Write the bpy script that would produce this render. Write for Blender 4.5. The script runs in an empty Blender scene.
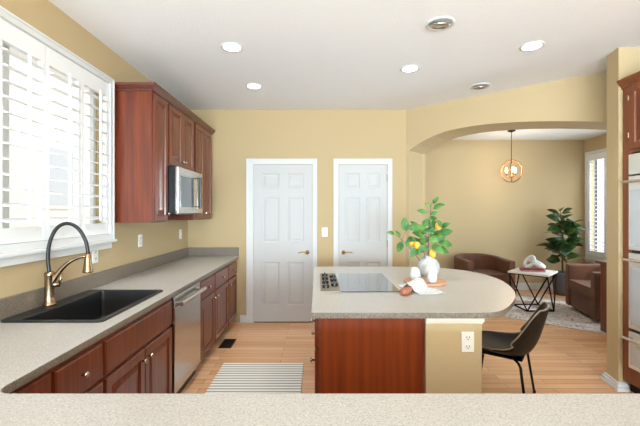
import bpy, bmesh, math, random
from mathutils import Vector, Matrix
PI = math.pi
S = bpy.context.scene
C = S.collection

# ------------------------------------------------------------------ camera, world, lights
cd = bpy.data.cameras.new('camera'); cam = bpy.data.objects.new('camera', cd); C.objects.link(cam)
cam.location = (0, 0, 1.425); cam.rotation_euler = (PI/2, 0, 0)
cd.sensor_fit = 'HORIZONTAL'; cd.sensor_width = 36; cd.lens = 36*370/640
cd.shift_x = 2.5/640; cd.shift_y = -1.0/640; cd.clip_start = .05
S.camera = cam
S.view_settings.view_transform = 'Standard'; S.view_settings.look = 'None'
S.view_settings.gamma = 1; S.view_settings.use_curve_mapping = False
S.view_settings.exposure = 0.66
S.cycles.use_denoising = True
w = bpy.data.worlds.new('sky'); S.world = w; w.use_nodes = True
bg = w.node_tree.nodes['Background']; bg.inputs[0].default_value = (.88, .95, 1, 1); bg.inputs[1].default_value = 1.0

def area(name, loc, rot, sx, sy, power, col=(1, 1, 1)):
    d = bpy.data.lights.new(name, 'AREA'); d.shape = 'RECTANGLE'; d.size = sx; d.size_y = sy
    d.energy = power; d.color = col
    o = bpy.data.objects.new(name, d); C.objects.link(o); o.location = loc; o.rotation_euler = rot
    return o
# daylight lamp outside the dining window, plus added fill lamps with no real windows
DAY = (.69, .90, 1.06)
area('fill_rear', (.7, -5.4, 1.45), (math.radians(108), 0, 0), 4.4, 1.9, 730, DAY)  # added fill behind the camera; the wall there has no window
area('fill_side', (-1.6, -2.6, 1.4), (math.radians(108), 0, -PI/2), 3.6, 2.0, 350, DAY)  # added fill to brighten the wall end and arch, no window there
sun = bpy.data.lights.new('sun', 'SUN'); sun.energy = 1.6; sun.angle = .02; sun.color = (1, .97, .92)
so = bpy.data.objects.new('sun', sun); C.objects.link(so); so.rotation_euler = Vector((.62, -.45, .64)).to_track_quat('Z', 'Y').to_euler()
area('daylight_dining', (5.15, 6.0, 1.55), (PI/2, 0, PI/2), 1.3, 1.9, 9, DAY)
area('fill_dining', (5.08, 4.5, 1.5), (math.radians(105), 0, PI/2), 1.2, 1.7, 46, DAY)  # added fill lamp, shines in through the made-up window

# ------------------------------------------------------------------ materials
def lin(c):
    return tuple((v/255/12.92 if v/255 <= .04045 else ((v/255+.055)/1.055)**2.4) for v in c) + (1,)
MATS = {}
def mat(name, col, rough=.5, metal=0, noise=None, bump=None, emit=None, coat=0, spec=.5, trans=0, alpha=1, sheen=0):
    m = bpy.data.materials.new(name); m.use_nodes = True
    nt = m.node_tree; b = nt.nodes['Principled BSDF']
    b.inputs['Base Color'].default_value = lin(col); b.inputs['Roughness'].default_value = rough
    b.inputs['Metallic'].default_value = metal; b.inputs['Coat Weight'].default_value = coat
    b.inputs['Coat Roughness'].default_value = .12
    b.inputs['Specular IOR Level'].default_value = spec; b.inputs['Transmission Weight'].default_value = trans
    b.inputs['Alpha'].default_value = alpha; b.inputs['Sheen Weight'].default_value = sheen
    if emit: b.inputs['Emission Color'].default_value = lin(emit[0]); b.inputs['Emission Strength'].default_value = emit[1]
    tc = nt.nodes.new('ShaderNodeTexCoord'); mp = nt.nodes.new('ShaderNodeMapping')
    nt.links.new(tc.outputs['Object'], mp.inputs[0])
    if noise:   # (second colour, scale xyz, detail, lo, hi)
        col2, sc, det, lo, hi = noise
        mp.inputs['Scale'].default_value = sc
        n = nt.nodes.new('ShaderNodeTexNoise'); n.inputs['Scale'].default_value = 1; n.inputs['Detail'].default_value = det
        r = nt.nodes.new('ShaderNodeValToRGB'); r.color_ramp.elements[0].position = lo; r.color_ramp.elements[1].position = hi
        r.color_ramp.elements[0].color = lin(col); r.color_ramp.elements[1].color = lin(col2)
        nt.links.new(mp.outputs[0], n.inputs['Vector']); nt.links.new(n.outputs['Fac'], r.inputs[0])
        nt.links.new(r.outputs[0], b.inputs['Base Color'])
    if bump:    # (scale, strength)
        n2 = nt.nodes.new('ShaderNodeTexNoise'); n2.inputs['Scale'].default_value = bump[0]; n2.inputs['Detail'].default_value = 3
        bm_ = nt.nodes.new('ShaderNodeBump'); bm_.inputs['Strength'].default_value = bump[1]; bm_.inputs['Distance'].default_value = .01
        nt.links.new(tc.outputs['Object'], n2.inputs['Vector']); nt.links.new(n2.outputs['Fac'], bm_.inputs['Height'])
        nt.links.new(bm_.outputs[0], b.inputs['Normal'])
    MATS[name] = m
    return m
M_wall = mat('tan_paint', (192, 170, 132), .75, bump=(90, .12), spec=.15)
M_ceil = mat('white_ceiling_texture', (240, 240, 241), .9, bump=(70, .3), spec=.1)
M_trim = mat('white_trim', (216, 216, 215), .55, spec=.3)
M_door = mat('white_door_paint', (200, 199, 198), .6, spec=.2)
M_shut = mat('white_shutter', (234, 234, 234), .45)
M_cherry = mat('cherry_wood', (94, 37, 17), .36, noise=((126, 57, 28), (38, 38, 2.2), 5, .32, .72), coat=.35)
M_cherryd = mat('cherry_crown', (78, 32, 17), .35, noise=((104, 46, 25), (30, 3, 30), 5, .32, .72), coat=.3)
M_panel = mat('island_panel_wood', (110, 43, 11), .45, noise=((134, 58, 17), (30, 30, 1.5), 6, .3, .72), coat=.05, spec=.3)
M_oven_wood = mat('oven_cabinet_wood', (112, 58, 32), .4, noise=((136, 74, 42), (38, 38, 2.2), 5, .32, .72), coat=.15)
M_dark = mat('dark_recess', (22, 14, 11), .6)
M_steel = mat('stainless_steel', (214, 212, 208), .24, 1, noise=((196, 194, 190), (3, 3, 160), 2, .35, .7))
M_steel2 = mat('oven_steel', (226, 226, 225), .28, .75)
M_nickel = mat('satin_nickel', (208, 202, 192), .25, 1)
M_brass = mat('antique_brass', (186, 148, 84), .28, 1)
M_bronze = mat('champagne_bronze', (164, 140, 114), .27, 1)
M_black = mat('black_plastic', (14, 14, 15), .3)
M_rubber = mat('black_hose', (20, 19, 19), .4)
M_sink = mat('black_composite', (24, 23, 24), .38, noise=((40, 38, 38), (300, 300, 300), 2, .45, .7))
M_glassb = mat('black_glass', (10, 10, 11), .06, spec=.9, coat=1)
M_ovenglass = mat('oven_glass', (196, 198, 200), .12, .3)
M_mwglass = mat('microwave_glass', (120, 124, 126), .12, .4)
M_plate = mat('white_plastic', (240, 238, 232), .35)
M_leather = mat('dark_leather', (26, 20, 16), .5, noise=((38, 28, 21), (14, 14, 14), 4, .35, .7), bump=(60, .1), spec=.3)
M_pipe = mat('leather_piping', (150, 132, 112), .5)
M_blackm = mat('black_metal', (18, 17, 17), .42, .6)
M_brown = mat('brown_velvet', (84, 46, 22), .7, noise=((110, 64, 34), (7, 7, 7), 4, .3, .75), sheen=.1)
M_marble = mat('white_stone', (232, 230, 227), .3, noise=((206, 202, 198), (9, 9, 9), 6, .5, .72))
M_ceram = mat('white_ceramic', (204, 203, 200), .5)
M_vase = mat('grey_white_ceramic', (180, 180, 178), .65, noise=((214, 213, 210), (26, 26, 26), 4, .35, .65), bump=(40, .3))
M_red = mat('burgundy_cover', (150, 16, 46), .45)
M_paper = mat('paper', (232, 228, 220), .8)
M_board = mat('pale_brown_board', (190, 132, 96), .5, noise=((208, 156, 118), (12, 50, 12), 4, .3, .7))
M_handle = mat('terracotta_wood', (150, 84, 58), .5, noise=((176, 108, 78), (60, 60, 60), 3, .4, .65))
M_leaf = mat('lemon_leaf', (34, 90, 36), .4, noise=((96, 144, 62), (14, 14, 14), 3, .35, .68))
M_fig = mat('fig_leaf', (28, 56, 28), .36, noise=((78, 112, 50), (9, 9, 9), 3, .38, .7))
M_stem = mat('stem_bark', (92, 74, 50), .7)
M_lemon = mat('lemon_skin', (240, 172, 52), .45, noise=((246, 190, 70), (30, 30, 30), 2, .4, .6), bump=(120, .1))
M_pot = mat('grey_pot', (92, 92, 92), .7, bump=(30, .2))
M_soil = mat('soil', (50, 36, 26), .95)
M_bulb = mat('warm_bulb', (255, 214, 150), .3, emit=((255, 205, 130), 22))
M_lens = mat('lit_lens', (255, 255, 255), .4, emit=((255, 250, 240), 6))
M_glass = mat('clear_glass', (255, 236, 205), .03, trans=1, alpha=.22)
M_house = mat('pale_siding', (226, 216, 202), .85)
M_housed = mat('house_grey', (188, 190, 192), .6)  # grey of the house panes and roof
M_grass = mat('outdoor_ground', (196, 194, 184), .95)

def wood_floor():
    m = bpy.data.materials.new('oak_planks'); m.use_nodes = True
    nt = m.node_tree; b = nt.nodes['Principled BSDF']; L = nt.links.new
    tc = nt.nodes.new('ShaderNodeTexCoord')
    br = nt.nodes.new('ShaderNodeTexBrick'); br.inputs['Scale'].default_value = 1
    br.inputs['Brick Width'].default_value = .95; br.inputs['Row Height'].default_value = .083
    br.inputs['Mortar Size'].default_value = .0018; br.inputs['Mortar Smooth'].default_value = .3; br.offset = .37
    br.inputs['Color1'].default_value = lin((216, 164, 122)); br.inputs['Color2'].default_value = lin((238, 194, 152))
    br.inputs['Mortar'].default_value = lin((132, 84, 52)); br.inputs['Bias'].default_value = -.1
    L(tc.outputs['Object'], br.inputs['Vector'])
    mp = nt.nodes.new('ShaderNodeMapping'); mp.inputs['Scale'].default_value = (2.2, 42, 1); L(tc.outputs['Object'], mp.inputs[0])
    n = nt.nodes.new('ShaderNodeTexNoise'); n.inputs['Scale'].default_value = 1; n.inputs['Detail'].default_value = 6
    L(mp.outputs[0], n.inputs['Vector'])
    r = nt.nodes.new('ShaderNodeValToRGB'); r.color_ramp.elements[0].position = .3; r.color_ramp.elements[1].position = .7
    r.color_ramp.elements[0].color = (.86, .82, .78, 1); r.color_ramp.elements[1].color = (1.05, 1.03, 1, 1)
    L(n.outputs['Fac'], r.inputs[0])
    mx = nt.nodes.new('ShaderNodeMix'); mx.data_type = 'RGBA'; mx.blend_type = 'MULTIPLY'; mx.inputs['Factor'].default_value = 1
    L(br.outputs['Color'], mx.inputs['A']); L(r.outputs[0], mx.inputs['B']); L(mx.outputs['Result'], b.inputs['Base Color'])
    b.inputs['Roughness'].default_value = .34; b.inputs['Specular IOR Level'].default_value = .4
    return m
M_floor = wood_floor()

def laminate(nm, cs):
    m = bpy.data.materials.new(nm); m.use_nodes = True
    nt = m.node_tree; b = nt.nodes['Principled BSDF']; L = nt.links.new
    tc = nt.nodes.new('ShaderNodeTexCoord')
    n = nt.nodes.new('ShaderNodeTexNoise'); n.inputs['Scale'].default_value = 170; n.inputs['Detail'].default_value = 3
    L(tc.outputs['Object'], n.inputs['Vector'])
    r = nt.nodes.new('ShaderNodeValToRGB'); e = r.color_ramp.elements
    e[0].position = .30; e[0].color = lin(cs[0]); e[1].position = .70; e[1].color = lin(cs[3])
    k = e.new(.45); k.color = lin(cs[1]); k = e.new(.58); k.color = lin(cs[2])
    L(n.outputs['Fac'], r.inputs[0]); L(r.outputs[0], b.inputs['Base Color'])
    b.inputs['Roughness'].default_value = .3; b.inputs['Specular IOR Level'].default_value = .55
    return m
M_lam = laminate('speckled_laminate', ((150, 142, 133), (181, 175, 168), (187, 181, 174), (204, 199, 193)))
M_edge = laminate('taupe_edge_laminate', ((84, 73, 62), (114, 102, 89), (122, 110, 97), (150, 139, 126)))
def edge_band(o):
    o.data.materials.append(M_edge)
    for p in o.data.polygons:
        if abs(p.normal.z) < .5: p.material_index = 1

def stripes(name, c1, c2, scale, axis):
    m = bpy.data.materials.new(name); m.use_nodes = True
    nt = m.node_tree; b = nt.nodes['Principled BSDF']; L = nt.links.new
    tc = nt.nodes.new('ShaderNodeTexCoord'); wv = nt.nodes.new('ShaderNodeTexWave')
    wv.bands_direction = axis; wv.inputs['Scale'].default_value = scale; wv.inputs['Distortion'].default_value = .15
    L(tc.outputs['Object'], wv.inputs['Vector'])
    r = nt.nodes.new('ShaderNodeValToRGB'); r.color_ramp.elements[0].position = .18; r.color_ramp.elements[1].position = .44
    r.color_ramp.elements[0].color = lin(c1); r.color_ramp.elements[1].color = lin(c2)
    L(wv.outputs['Fac'], r.inputs[0]); L(r.outputs[0], b.inputs['Base Color']); b.inputs['Roughness'].default_value = .95
    b.inputs['Specular IOR Level'].default_value = .1
    return m
M_mat = stripes('striped_weave', (150, 140, 128), (236, 232, 224), 20/PI/2*2.1, 'Y')

def rug_mat():
    m = bpy.data.materials.new('faded_persian_rug'); m.use_nodes = True
    nt = m.node_tree; b = nt.nodes['Principled BSDF']; L = nt.links.new
    tc = nt.nodes.new('ShaderNodeTexCoord')
    n = nt.nodes.new('ShaderNodeTexNoise'); n.inputs['Scale'].default_value = 16; n.inputs['Detail'].default_value = 7; n.inputs['Distortion'].default_value = 1.6
    L(tc.outputs['Object'], n.inputs['Vector'])
    r = nt.nodes.new('ShaderNodeValToRGB'); e = r.color_ramp.elements
    e[0].position = .34; e[0].color = lin((128, 112, 118)); e[1].position = .68; e[1].color = lin((150, 112, 104))
    k = e.new(.46); k.color = lin((206, 196, 188)); k = e.new(.56); k.color = lin((222, 213, 204))
    L(n.outputs['Fac'], r.inputs[0]); L(r.outputs[0], b.inputs['Base Color']); b.inputs['Roughness'].default_value = 1
    b.inputs['Specular IOR Level'].default_value = .05
    return m
M_rug = rug_mat()

def cloth_mat():
    m = bpy.data.materials.new('white_patterned_cloth'); m.use_nodes = True
    nt = m.node_tree; b = nt.nodes['Principled BSDF']; L = nt.links.new
    tc = nt.nodes.new('ShaderNodeTexCoord'); v = nt.nodes.new('ShaderNodeTexVoronoi'); v.inputs['Scale'].default_value = 55
    v.feature = 'DISTANCE_TO_EDGE'; L(tc.outputs['Object'], v.inputs['Vector'])
    r = nt.nodes.new('ShaderNodeValToRGB'); r.color_ramp.elements[0].position = .01; r.color_ramp.elements[1].position = .06
    r.color_ramp.elements[0].color = lin((170, 168, 168)); r.color_ramp.elements[1].color = lin((226, 225, 223))
    L(v.outputs['Distance'], r.inputs[0]); L(r.outputs[0], b.inputs['Base Color']); b.inputs['Roughness'].default_value = .9
    return m
M_cloth = cloth_mat()

# ------------------------------------------------------------------ mesh helpers
def wm(o):
    m = Matrix.Identity(4)
    while o:
        m = o.matrix_basis @ m; o = o.parent
    return m
def tag(o, label=None, cat=None, group=None, kind=None):
    if label: o['label'] = label
    if cat: o['category'] = cat
    if group: o['group'] = group
    if kind: o['kind'] = kind
    return o
def empty(name, loc, label, cat, rz=0, group=None, kind=None):
    o = bpy.data.objects.new(name, None); C.objects.link(o); o.location = loc; o.rotation_euler = (0, 0, rz)
    o.empty_display_size = .1
    return tag(o, label, cat, group, kind)
class MB:
    def __init__(s): s.bm = bmesh.new()
    def box(s, x0, x1, y0, y1, z0, z1, mtx=None):
        P = [(x, y, z) for z in (z0, z1) for x, y in ((x0, y0), (x1, y0), (x1, y1), (x0, y1))]
        v = [s.bm.verts.new((mtx @ Vector(p)) if mtx else p) for p in P]
        for f in ((3, 2, 1, 0), (4, 5, 6, 7), (0, 1, 5, 4), (1, 2, 6, 5), (2, 3, 7, 6), (3, 0, 4, 7)): s.bm.faces.new([v[i] for i in f])
        return s
    def tube(s, pts, r, n=10, closed=False):
        pts = [Vector(p) for p in pts]; N = len(pts)
        rs = r if isinstance(r, (list, tuple)) else [r]*N
        rings = []; up = None
        for i, p in enumerate(pts):
            a = pts[i-1] if (i or closed) else p; b_ = pts[(i+1) % N] if (i < N-1 or closed) else p
            t = (b_-a).normalized()
            if up is None: up = Vector((0, 0, 1)) if abs(t.z) < .9 else Vector((1, 0, 0))
            x = t.cross(up)
            if x.length < 1e-5: x = t.cross(Vector((.3, 1, .2)))
            x.normalize(); y = x.cross(t).normalized(); up = y
            rings.append([s.bm.verts.new(p + (x*math.cos(2*PI*k/n) + y*math.sin(2*PI*k/n))*rs[i]) for k in range(n)])
        for i in range(N if closed else N-1):
            A, B = rings[i], rings[(i+1) % N]
            for k in range(n): s.bm.faces.new((A[k], A[(k+1) % n], B[(k+1) % n], B[k]))
        if not closed: s.bm.faces.new(rings[0][::-1]); s.bm.faces.new(rings[-1])
        return s
    def lathe(s, prof, c=(0, 0, 0), n=24, mtx=None):
        rings = []
        for r, z in prof:
            ring = []
            for k in range(n):
                p = Vector((max(r, 1e-4)*math.cos(2*PI*k/n), max(r, 1e-4)*math.sin(2*PI*k/n), z))
                if mtx: p = mtx @ p
                ring.append(s.bm.verts.new(p + Vector(c)))
            rings.append(ring)
        for A, B in zip(rings, rings[1:]):
            for k in range(n): s.bm.faces.new((A[k], A[(k+1) % n], B[(k+1) % n], B[k]))
        s.bm.faces.new(rings[0][::-1]); s.bm.faces.new(rings[-1])
        return s
    def prism(s, poly, z0, z1, hole=None, mtx=None):
        bm = s.bm; es = []; vs = []
        for ring in [poly] + ([hole] if hole else []):
            v = [bm.verts.new((p[0], p[1], z0)) for p in ring]; vs += v
            es += [bm.edges.new((v[i], v[(i+1) % len(v)])) for i in range(len(v))]
        g = bmesh.ops.triangle_fill(bm, use_beauty=True, use_dissolve=False, edges=es)
        fs = [f for f in g['geom'] if isinstance(f, bmesh.types.BMFace)]
        e = bmesh.ops.extrude_face_region(bm, geom=fs)
        nv = [v for v in e['geom'] if isinstance(v, bmesh.types.BMVert)]
        for v in nv: v.co.z = z1
        if mtx:
            for v in vs + nv: v.co = mtx @ v.co
        bmesh.ops.recalc_face_normals(bm, faces=bm.faces[:])
        return s
    def loops(s, W, H, seq, mtx, back=0.0):
        """nested rectangles (inset, depth) on a W x H face: raised-panel fronts. local u,v,n"""
        rings = []
        for ins, d in [(0, back)] + seq:
            P = [(ins, ins, d), (W-ins, ins, d), (W-ins, H-ins, d), (ins, H-ins, d)]
            rings.append([s.bm.verts.new(mtx @ Vector(p)) for p in P])
        for A, B in zip(rings, rings[1:]):
            for k in range(4): s.bm.faces.new((A[k], A[(k+1) % 4], B[(k+1) % 4], B[k]))
        s.bm.faces.new(rings[-1]); s.bm.faces.new(rings[0][::-1])
        return s
    def build(s, name, m, parent=None, local=False, smooth=False, bevel=0, seg=2, solid=0, sub=0):
        bm = s.bm
        bmesh.ops.recalc_face_normals(bm, faces=bm.faces[:])
        if parent and not local: bmesh.ops.transform(bm, matrix=wm(parent).inverted(), verts=bm.verts[:])
        me = bpy.data.meshes.new(name); bm.to_mesh(me); bm.free()
        o = bpy.data.objects.new(name, me); C.objects.link(o); me.materials.append(m)
        if parent: o.parent = parent
        if smooth:
            for p in me.polygons: p.use_smooth = True
        if solid:
            q = o.modifiers.new('solid', 'SOLIDIFY'); q.thickness = solid; q.offset = 0
        if bevel:
            q = o.modifiers.new('bevel', 'BEVEL'); q.width = bevel; q.segments = seg; q.limit_method = 'ANGLE'; q.angle_limit = math.radians(35)
        if sub:
            q = o.modifiers.new('sub', 'SUBSURF'); q.levels = sub; q.render_levels = sub
        return o
def bx(name, m, parent, x0, x1, y0, y1, z0, z1, bevel=0, **k):
    return MB().box(x0, x1, y0, y1, z0, z1).build(name, m, parent, bevel=bevel, **k)
def frameM(origin, u, v, n):
    u, v, n = Vector(u), Vector(v), Vector(n)
    return Matrix(((u.x, v.x, n.x, origin[0]), (u.y, v.y, n.y, origin[1]), (u.z, v.z, n.z, origin[2]), (0, 0, 0, 1)))
def bez(p0, p1, p2, p3, n=12):
    out = []
    for i in range(n+1):
        t = i/n; q = 1-t
        out.append(Vector(p0)*q**3 + Vector(p1)*3*q*q*t + Vector(p2)*3*q*t*t + Vector(p3)*t**3)
    return out
def arc(cx, cy, r, a0, a1, n):
    return [(cx + r*math.cos(math.radians(a0+(a1-a0)*i/n)), cy + r*math.sin(math.radians(a0+(a1-a0)*i/n))) for i in range(n+1)]
def copy_tree(o, parent=None):
    c = o.copy(); C.objects.link(c)
    if parent: c.parent = parent
    for ch in [x for x in S.objects if x.parent == o]: copy_tree(ch, c)
    return c

# ------------------------------------------------------------------ the setting
CZ = 2.743; YB = 4.78; XL = -1.675; XR = 3.07; XD = 4.88; YD = 6.77; YN = -5.5
def st(o, label, cat): return tag(o, label, cat, kind='structure')
st(bx('floor', M_floor, None, XL-.1, XD+.1, YN-.1, YD+.1, -.1, 0), 'oak plank floor running through the kitchen and dining area', 'floor')
st(bx('ceiling', M_ceil, None, XL-.1, XD+.1, YN-.1, YD+.1, CZ, CZ+.1), 'white textured flat ceiling with recessed lights', 'ceiling')
# left wall with the sink window opening
WY0, WY1, WZ0, WZ1 = 1.20, 2.96, 1.24, 2.46
o = MB()
o.box(XL-.14, XL, YN, WY0, 0, CZ); o.box(XL-.14, XL, WY1, YB+.1, 0, CZ); o.box(XL-.14, XL, WY0, WY1, 0, WZ0); o.box(XL-.14, XL, WY0, WY1, WZ1, CZ)
st(o.build('wall_left', M_wall), 'tan painted wall behind the sink and shuttered window', 'wall')
st(bx('wall_back', M_wall, None, XL-.1, 1.148, YB, YB+.1, 0, CZ), 'tan wall holding the two white panelled doors', 'wall')
# arch wall: diagonal, 0.45 m deep, segmental arch
OX, OY = 1.144, YB; U = Vector((.7607, -.6491, 0)); N = Vector((.6491, .7607, 0))
AM = frameM((OX, OY, 0), U, (0, 0, 1), N)
apts = [(.042, 2.215), (.15, 2.275), (.259, 2.323), (.38, 2.364), (.512, 2.392), (.65, 2.405), (.804, 2.411), (.97, 2.408), (1.134, 2.398), (1.36, 2.376), (1.592, 2.345), (1.82, 2.308), (2.04, 2.266), (2.3, 2.21)]
poly = [(0, 0), (.042, 0)] + apts + [(2.3, 0), (2.62, 0), (2.62, CZ), (0, CZ)]
st(MB().prism(poly, 0, .45, mtx=AM).build('wall_arch', M_wall), 'tan diagonal wall with a wide arched opening to the dining area', 'wall')
st(MB().prism([(2.405, 2.956), (4.98, 2.956), (4.98, 3.126), (2.443, 3.126)], 0, CZ).build('wall_stub', M_wall), 'narrow tan wall end standing beside the tall oven cabinet', 'wall')
st(bx('wall_right', M_wall, None, XR, XR+.1, YN, 2.956, 0, CZ), 'tan wall behind the tall oven cabinet', 'wall')
st(bx('wall_dining_left', M_wall, None, 1.37, 1.47, 5.05, YD, 0, CZ), 'tan side wall of the dining area hidden past the arch', 'wall')
st(bx('wall_dining_back', M_wall, None, 1.37, XD+.1, YD, YD+.1, 0, CZ), 'tan far wall of the dining area behind the pendant', 'wall')
DY0, DY1, DZ0, DZ1 = 5.45, 6.62, .66, 2.45
o = MB(); o.box(XD, XD+.12, 3.126, 3.86, 0, CZ); o.box(XD, XD+.12, 5.14, DY0, 0, CZ); o.box(XD, XD+.12, 3.86, 5.14, 0, DZ0); o.box(XD, XD+.12, 3.86, 5.14, DZ1, CZ); o.box(XD, XD+.12, DY1, YD, 0, CZ); o.box(XD, XD+.12, DY0, DY1, 0, DZ0); o.box(XD, XD+.12, DY0, DY1, DZ1, CZ)
st(o.build('wall_dining_right', M_wall), 'tan dining wall with the tall shuttered window', 'wall')
st(bx('wall_near', M_wall, None, XL-.1, XR+.1, YN-.1, YN, 0, CZ), 'tan wall behind the camera', 'wall')

# baseboards
def baseboard(name, x0, x1, y0, y1, label, h=.095):
    st(bx(name, M_trim, None, x0, x1, y0, y1, 0, h, bevel=.004), label, 'baseboard')
baseboard('baseboard_back', -1.0, -.92, YB-.016, YB, 'short white baseboard between base cabinets and left panelled door')
baseboard('baseboard_back.001', .005, .2, YB-.016, YB, 'white baseboard between the two panelled doors')
baseboard('baseboard_back.002', .965, 1.14, YB-.016, YB, 'white baseboard right of the narrow panelled door')
baseboard('baseboard_dining', 1.47, XD, YD-.018, YD, 'white baseboard along the far dining wall', .13)
baseboard('baseboard_dining.001', XD-.018, XD, 3.6, YD-.018, 'white baseboard under the dining window', .13)
o = MB()
for k, (e, z0, z1) in enumerate(((.034, 0, .026), (.026, .026, .048), (.016, .048, .068))):
    o.prism([(2.405-e, 2.956-e), (2.47, 2.956-e), (2.47, 2.956), (2.405, 2.956), (2.443, 3.126), (2.443, 3.126+e), (2.443-e, 3.126+e)], z0, z1)
st(o.build('baseboard_stub', M_trim, bevel=.003), 'stepped white baseboard wrapping the foot of the tan wall end', 'baseboard')

# panelled doors
def panel_door(name, x0, x1, ztop, cas, handle_left, label):
    r = empty(name, ((x0+x1)/2, YB, 0), label, 'door', kind='structure')
    o = MB(); c0, c1, cd_ = cas
    for a, b_, z0, z1 in ((c0, x0, 0, ztop+cd_), (x1, c1, 0, ztop+cd_), (x0, x1, ztop, ztop+cd_)):
        o.box(a, b_, YB-.022, YB, z0, z1)
    for a, b_, z0, z1 in ((c0, c0+.018, 0, ztop+cd_), (c1-.018, c1, 0, ztop+cd_), (c0+.018, c1-.018, ztop+cd_-.018, ztop+cd_)):
        o.box(a, b_, YB-.030, YB-.022, z0, z1)
    o.build('casing', M_trim, r, bevel=.003)
    W = x1-x0; g = .004; X0, X1, Z0, Z1 = x0+g, x1-g, .012, ztop-g; yf = YB-.012; H = Z1-Z0
    st_ = .105*W/.76; mid = .10*W/.76
    rows = [(.105, .38), (.505, .79), (.848, .944)]   # fractions of height: bottom, middle, top panels
    o = MB(); xs = [(X0+st_, (X0+X1)/2-mid/2), ((X0+X1)/2+mid/2, X1-st_)]
    o.box(X0, X0+st_, yf, YB, Z0, Z1); o.box(X1-st_, X1, yf, YB, Z0, Z1); o.box(xs[0][1], xs[1][0], yf, YB, Z0, Z1)
    edges = [0] + [v for a in rows for v in a] + [1]
    for i in range(0, 8, 2):
        for xa, xb in xs: o.box(xa, xb, yf, YB, Z0+edges[i]*H, Z0+edges[i+1]*H)
    for xa, xb in xs:
        for a, b_ in rows:
            mt = frameM((xa, YB-.001, Z0+a*H), (1, 0, 0), (0, 0, 1), (0, -1, 0))
            o.loops(xb-xa, (b_-a)*H, [(0, .008), (.010, .002), (.022, .002), (.045, .008)], mt)
    o.build('door_slab', M_door, r)
    bx('door_gap_shade', M_dark, r, X0, X1, YB-.010, YB, .0005, .012)  # dark strip painted in for the shade of the gap under the door
    hx = X0+.062 if handle_left else X1-.062; sgn = 1 if handle_left else -1
    hz = .905
    o = MB(); rot = Matrix.Rotation(PI/2, 4, 'X')
    o.lathe([(.028, 0), (.027, .006), (.012, .011), (.010, .045)], (hx, yf, hz), 16, rot)
    o.tube([(hx, yf-.045, hz), (hx+sgn*.02, yf-.05, hz+.003), (hx+sgn*.06, yf-.05, hz+.008), (hx+sgn*.095, yf-.046, hz+.002), (hx+sgn*.112, yf-.046, hz-.004)], [.010, .010, .008, .008, .006], 10)
    tag(o.build('door_handle', M_brass, r, smooth=True), 'brass lever handle')
    for z in ((.25, 1.02, 1.86) if handle_left else ()):
        hxx = X1+.001
        MB().tube([(hxx, YB-.026, z-.045), (hxx, YB-.026, z+.045)], .006, 8).build('hinge', M_brass, r)
    return r
panel_door('door_1', -.822, -.065, 2.039, (-.917, -.004, .072), False, 'wide white six-panel door nearest the base cabinets')
panel_door('door_2', .271, .899, 2.039, (.204, .961, .072), True, 'narrow white six-panel door beside the arched opening')

# shuttered windows; local u along the wall, n into the room
def shutter_window(name, M, w, h, nP, pitch, fw, label, sill=True, top=.11, bot=.085, outn=-.12, panes=True):
    r = empty(name, M.to_translation(), label, 'window', kind='structure')
    def bxm(o, u0, u1, n0, n1, v0, v1):
        return o.box(u0, u1, v0, v1, n0, n1, M)
    o = MB()
    for u0, u1, v0, v1 in ((0, fw, 0, h), (w-fw, w, 0, h), (fw, w-fw, 0, fw), (fw, w-fw, h-fw, h)):
        bxm(o, u0, u1, -.05, .03, v0, v1)
    for u0, u1, v0, v1 in ((0, .014, 0, h), (w-.014, w, 0, h), (.014, w-.014, h-.014, h)):
        bxm(o, u0, u1, .03, .038, v0, v1)
    o.build('window_frame', M_trim, r, bevel=.002)
    # outer sash behind the shutters
    o = MB(); k = max(1, nP//2); sw = (w-2*fw)/k
    for i in range(k):
        a = fw+i*sw
        for u0, u1, v0, v1 in ((a, a+.03, fw, h-fw), (a+sw-.03, a+sw, fw, h-fw), (a+.03, a+sw-.03, fw, fw+.03), (a+.03, a+sw-.03, h-fw-.03, h-fw)):
            bxm(o, u0, u1, outn, outn+.03, v0, v1)
    o.build('sash', M_trim, r)
    if sill:
        o = MB(); bxm(o, -.02, w+.0, -.005, .058, -.022, 0); bxm(o, -.0, w-.03, -.001, .032, -.07, -.022)
        o.build('window_sill', M_trim, r, bevel=.004)
    pw = (w-2*fw)/nP; s_ = .032
    for i in range(nP):
        a = fw+i*pw+.0015; b_ = a+pw-.003; v0, v1 = fw+.002, h-fw-.002
        o = MB()
        bxm(o, a, a+s_, -.014, .014, v0, v1); bxm(o, b_-s_, b_, -.014, .014, v0, v1)
        bxm(o, a+s_, b_-s_, -.014, .014, v0, v0+bot); bxm(o, a+s_, b_-s_, -.014, .014, v1-top, v1)
        p = o.build('shutter_panel', M_shut, r, bevel=.002)
        n = max(1, round((v1-top-v0-bot)/pitch)); o = MB(); q = (v1-top-v0-bot)/n
        for j in range(n):
            vc = v0+bot+(j+.5)*q; ang = math.radians(-14); hw = pitch*.51
            prof = [(hw*math.cos(t)*1.0, .0055*math.sin(t)) for t in [2*PI*m_/10 for m_ in range(10)]]
            ends = []
            for u in (a+s_+.002, b_-s_-.002):
                ends.append([o.bm.verts.new(M @ Vector((u, vc + y*math.cos(ang)+x*math.sin(ang), x*math.cos(ang)-y*math.sin(ang)))) for x, y in prof])
            for m_ in range(10): o.bm.faces.new((ends[0][m_], ends[0][(m_+1) % 10], ends[1][(m_+1) % 10], ends[1][m_]))
            o.bm.faces.new(ends[0][::-1]); o.bm.faces.new(ends[1])
        o.build('louvers', M_shut, p)
        o = MB(); uc = (a+b_)/2; bxm(o, uc-.006, uc+.006, .044, .056, v0+bot+.02, v1-top-.0)
        o.build('tilt_rod', M_shut, p)
    return r
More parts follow.
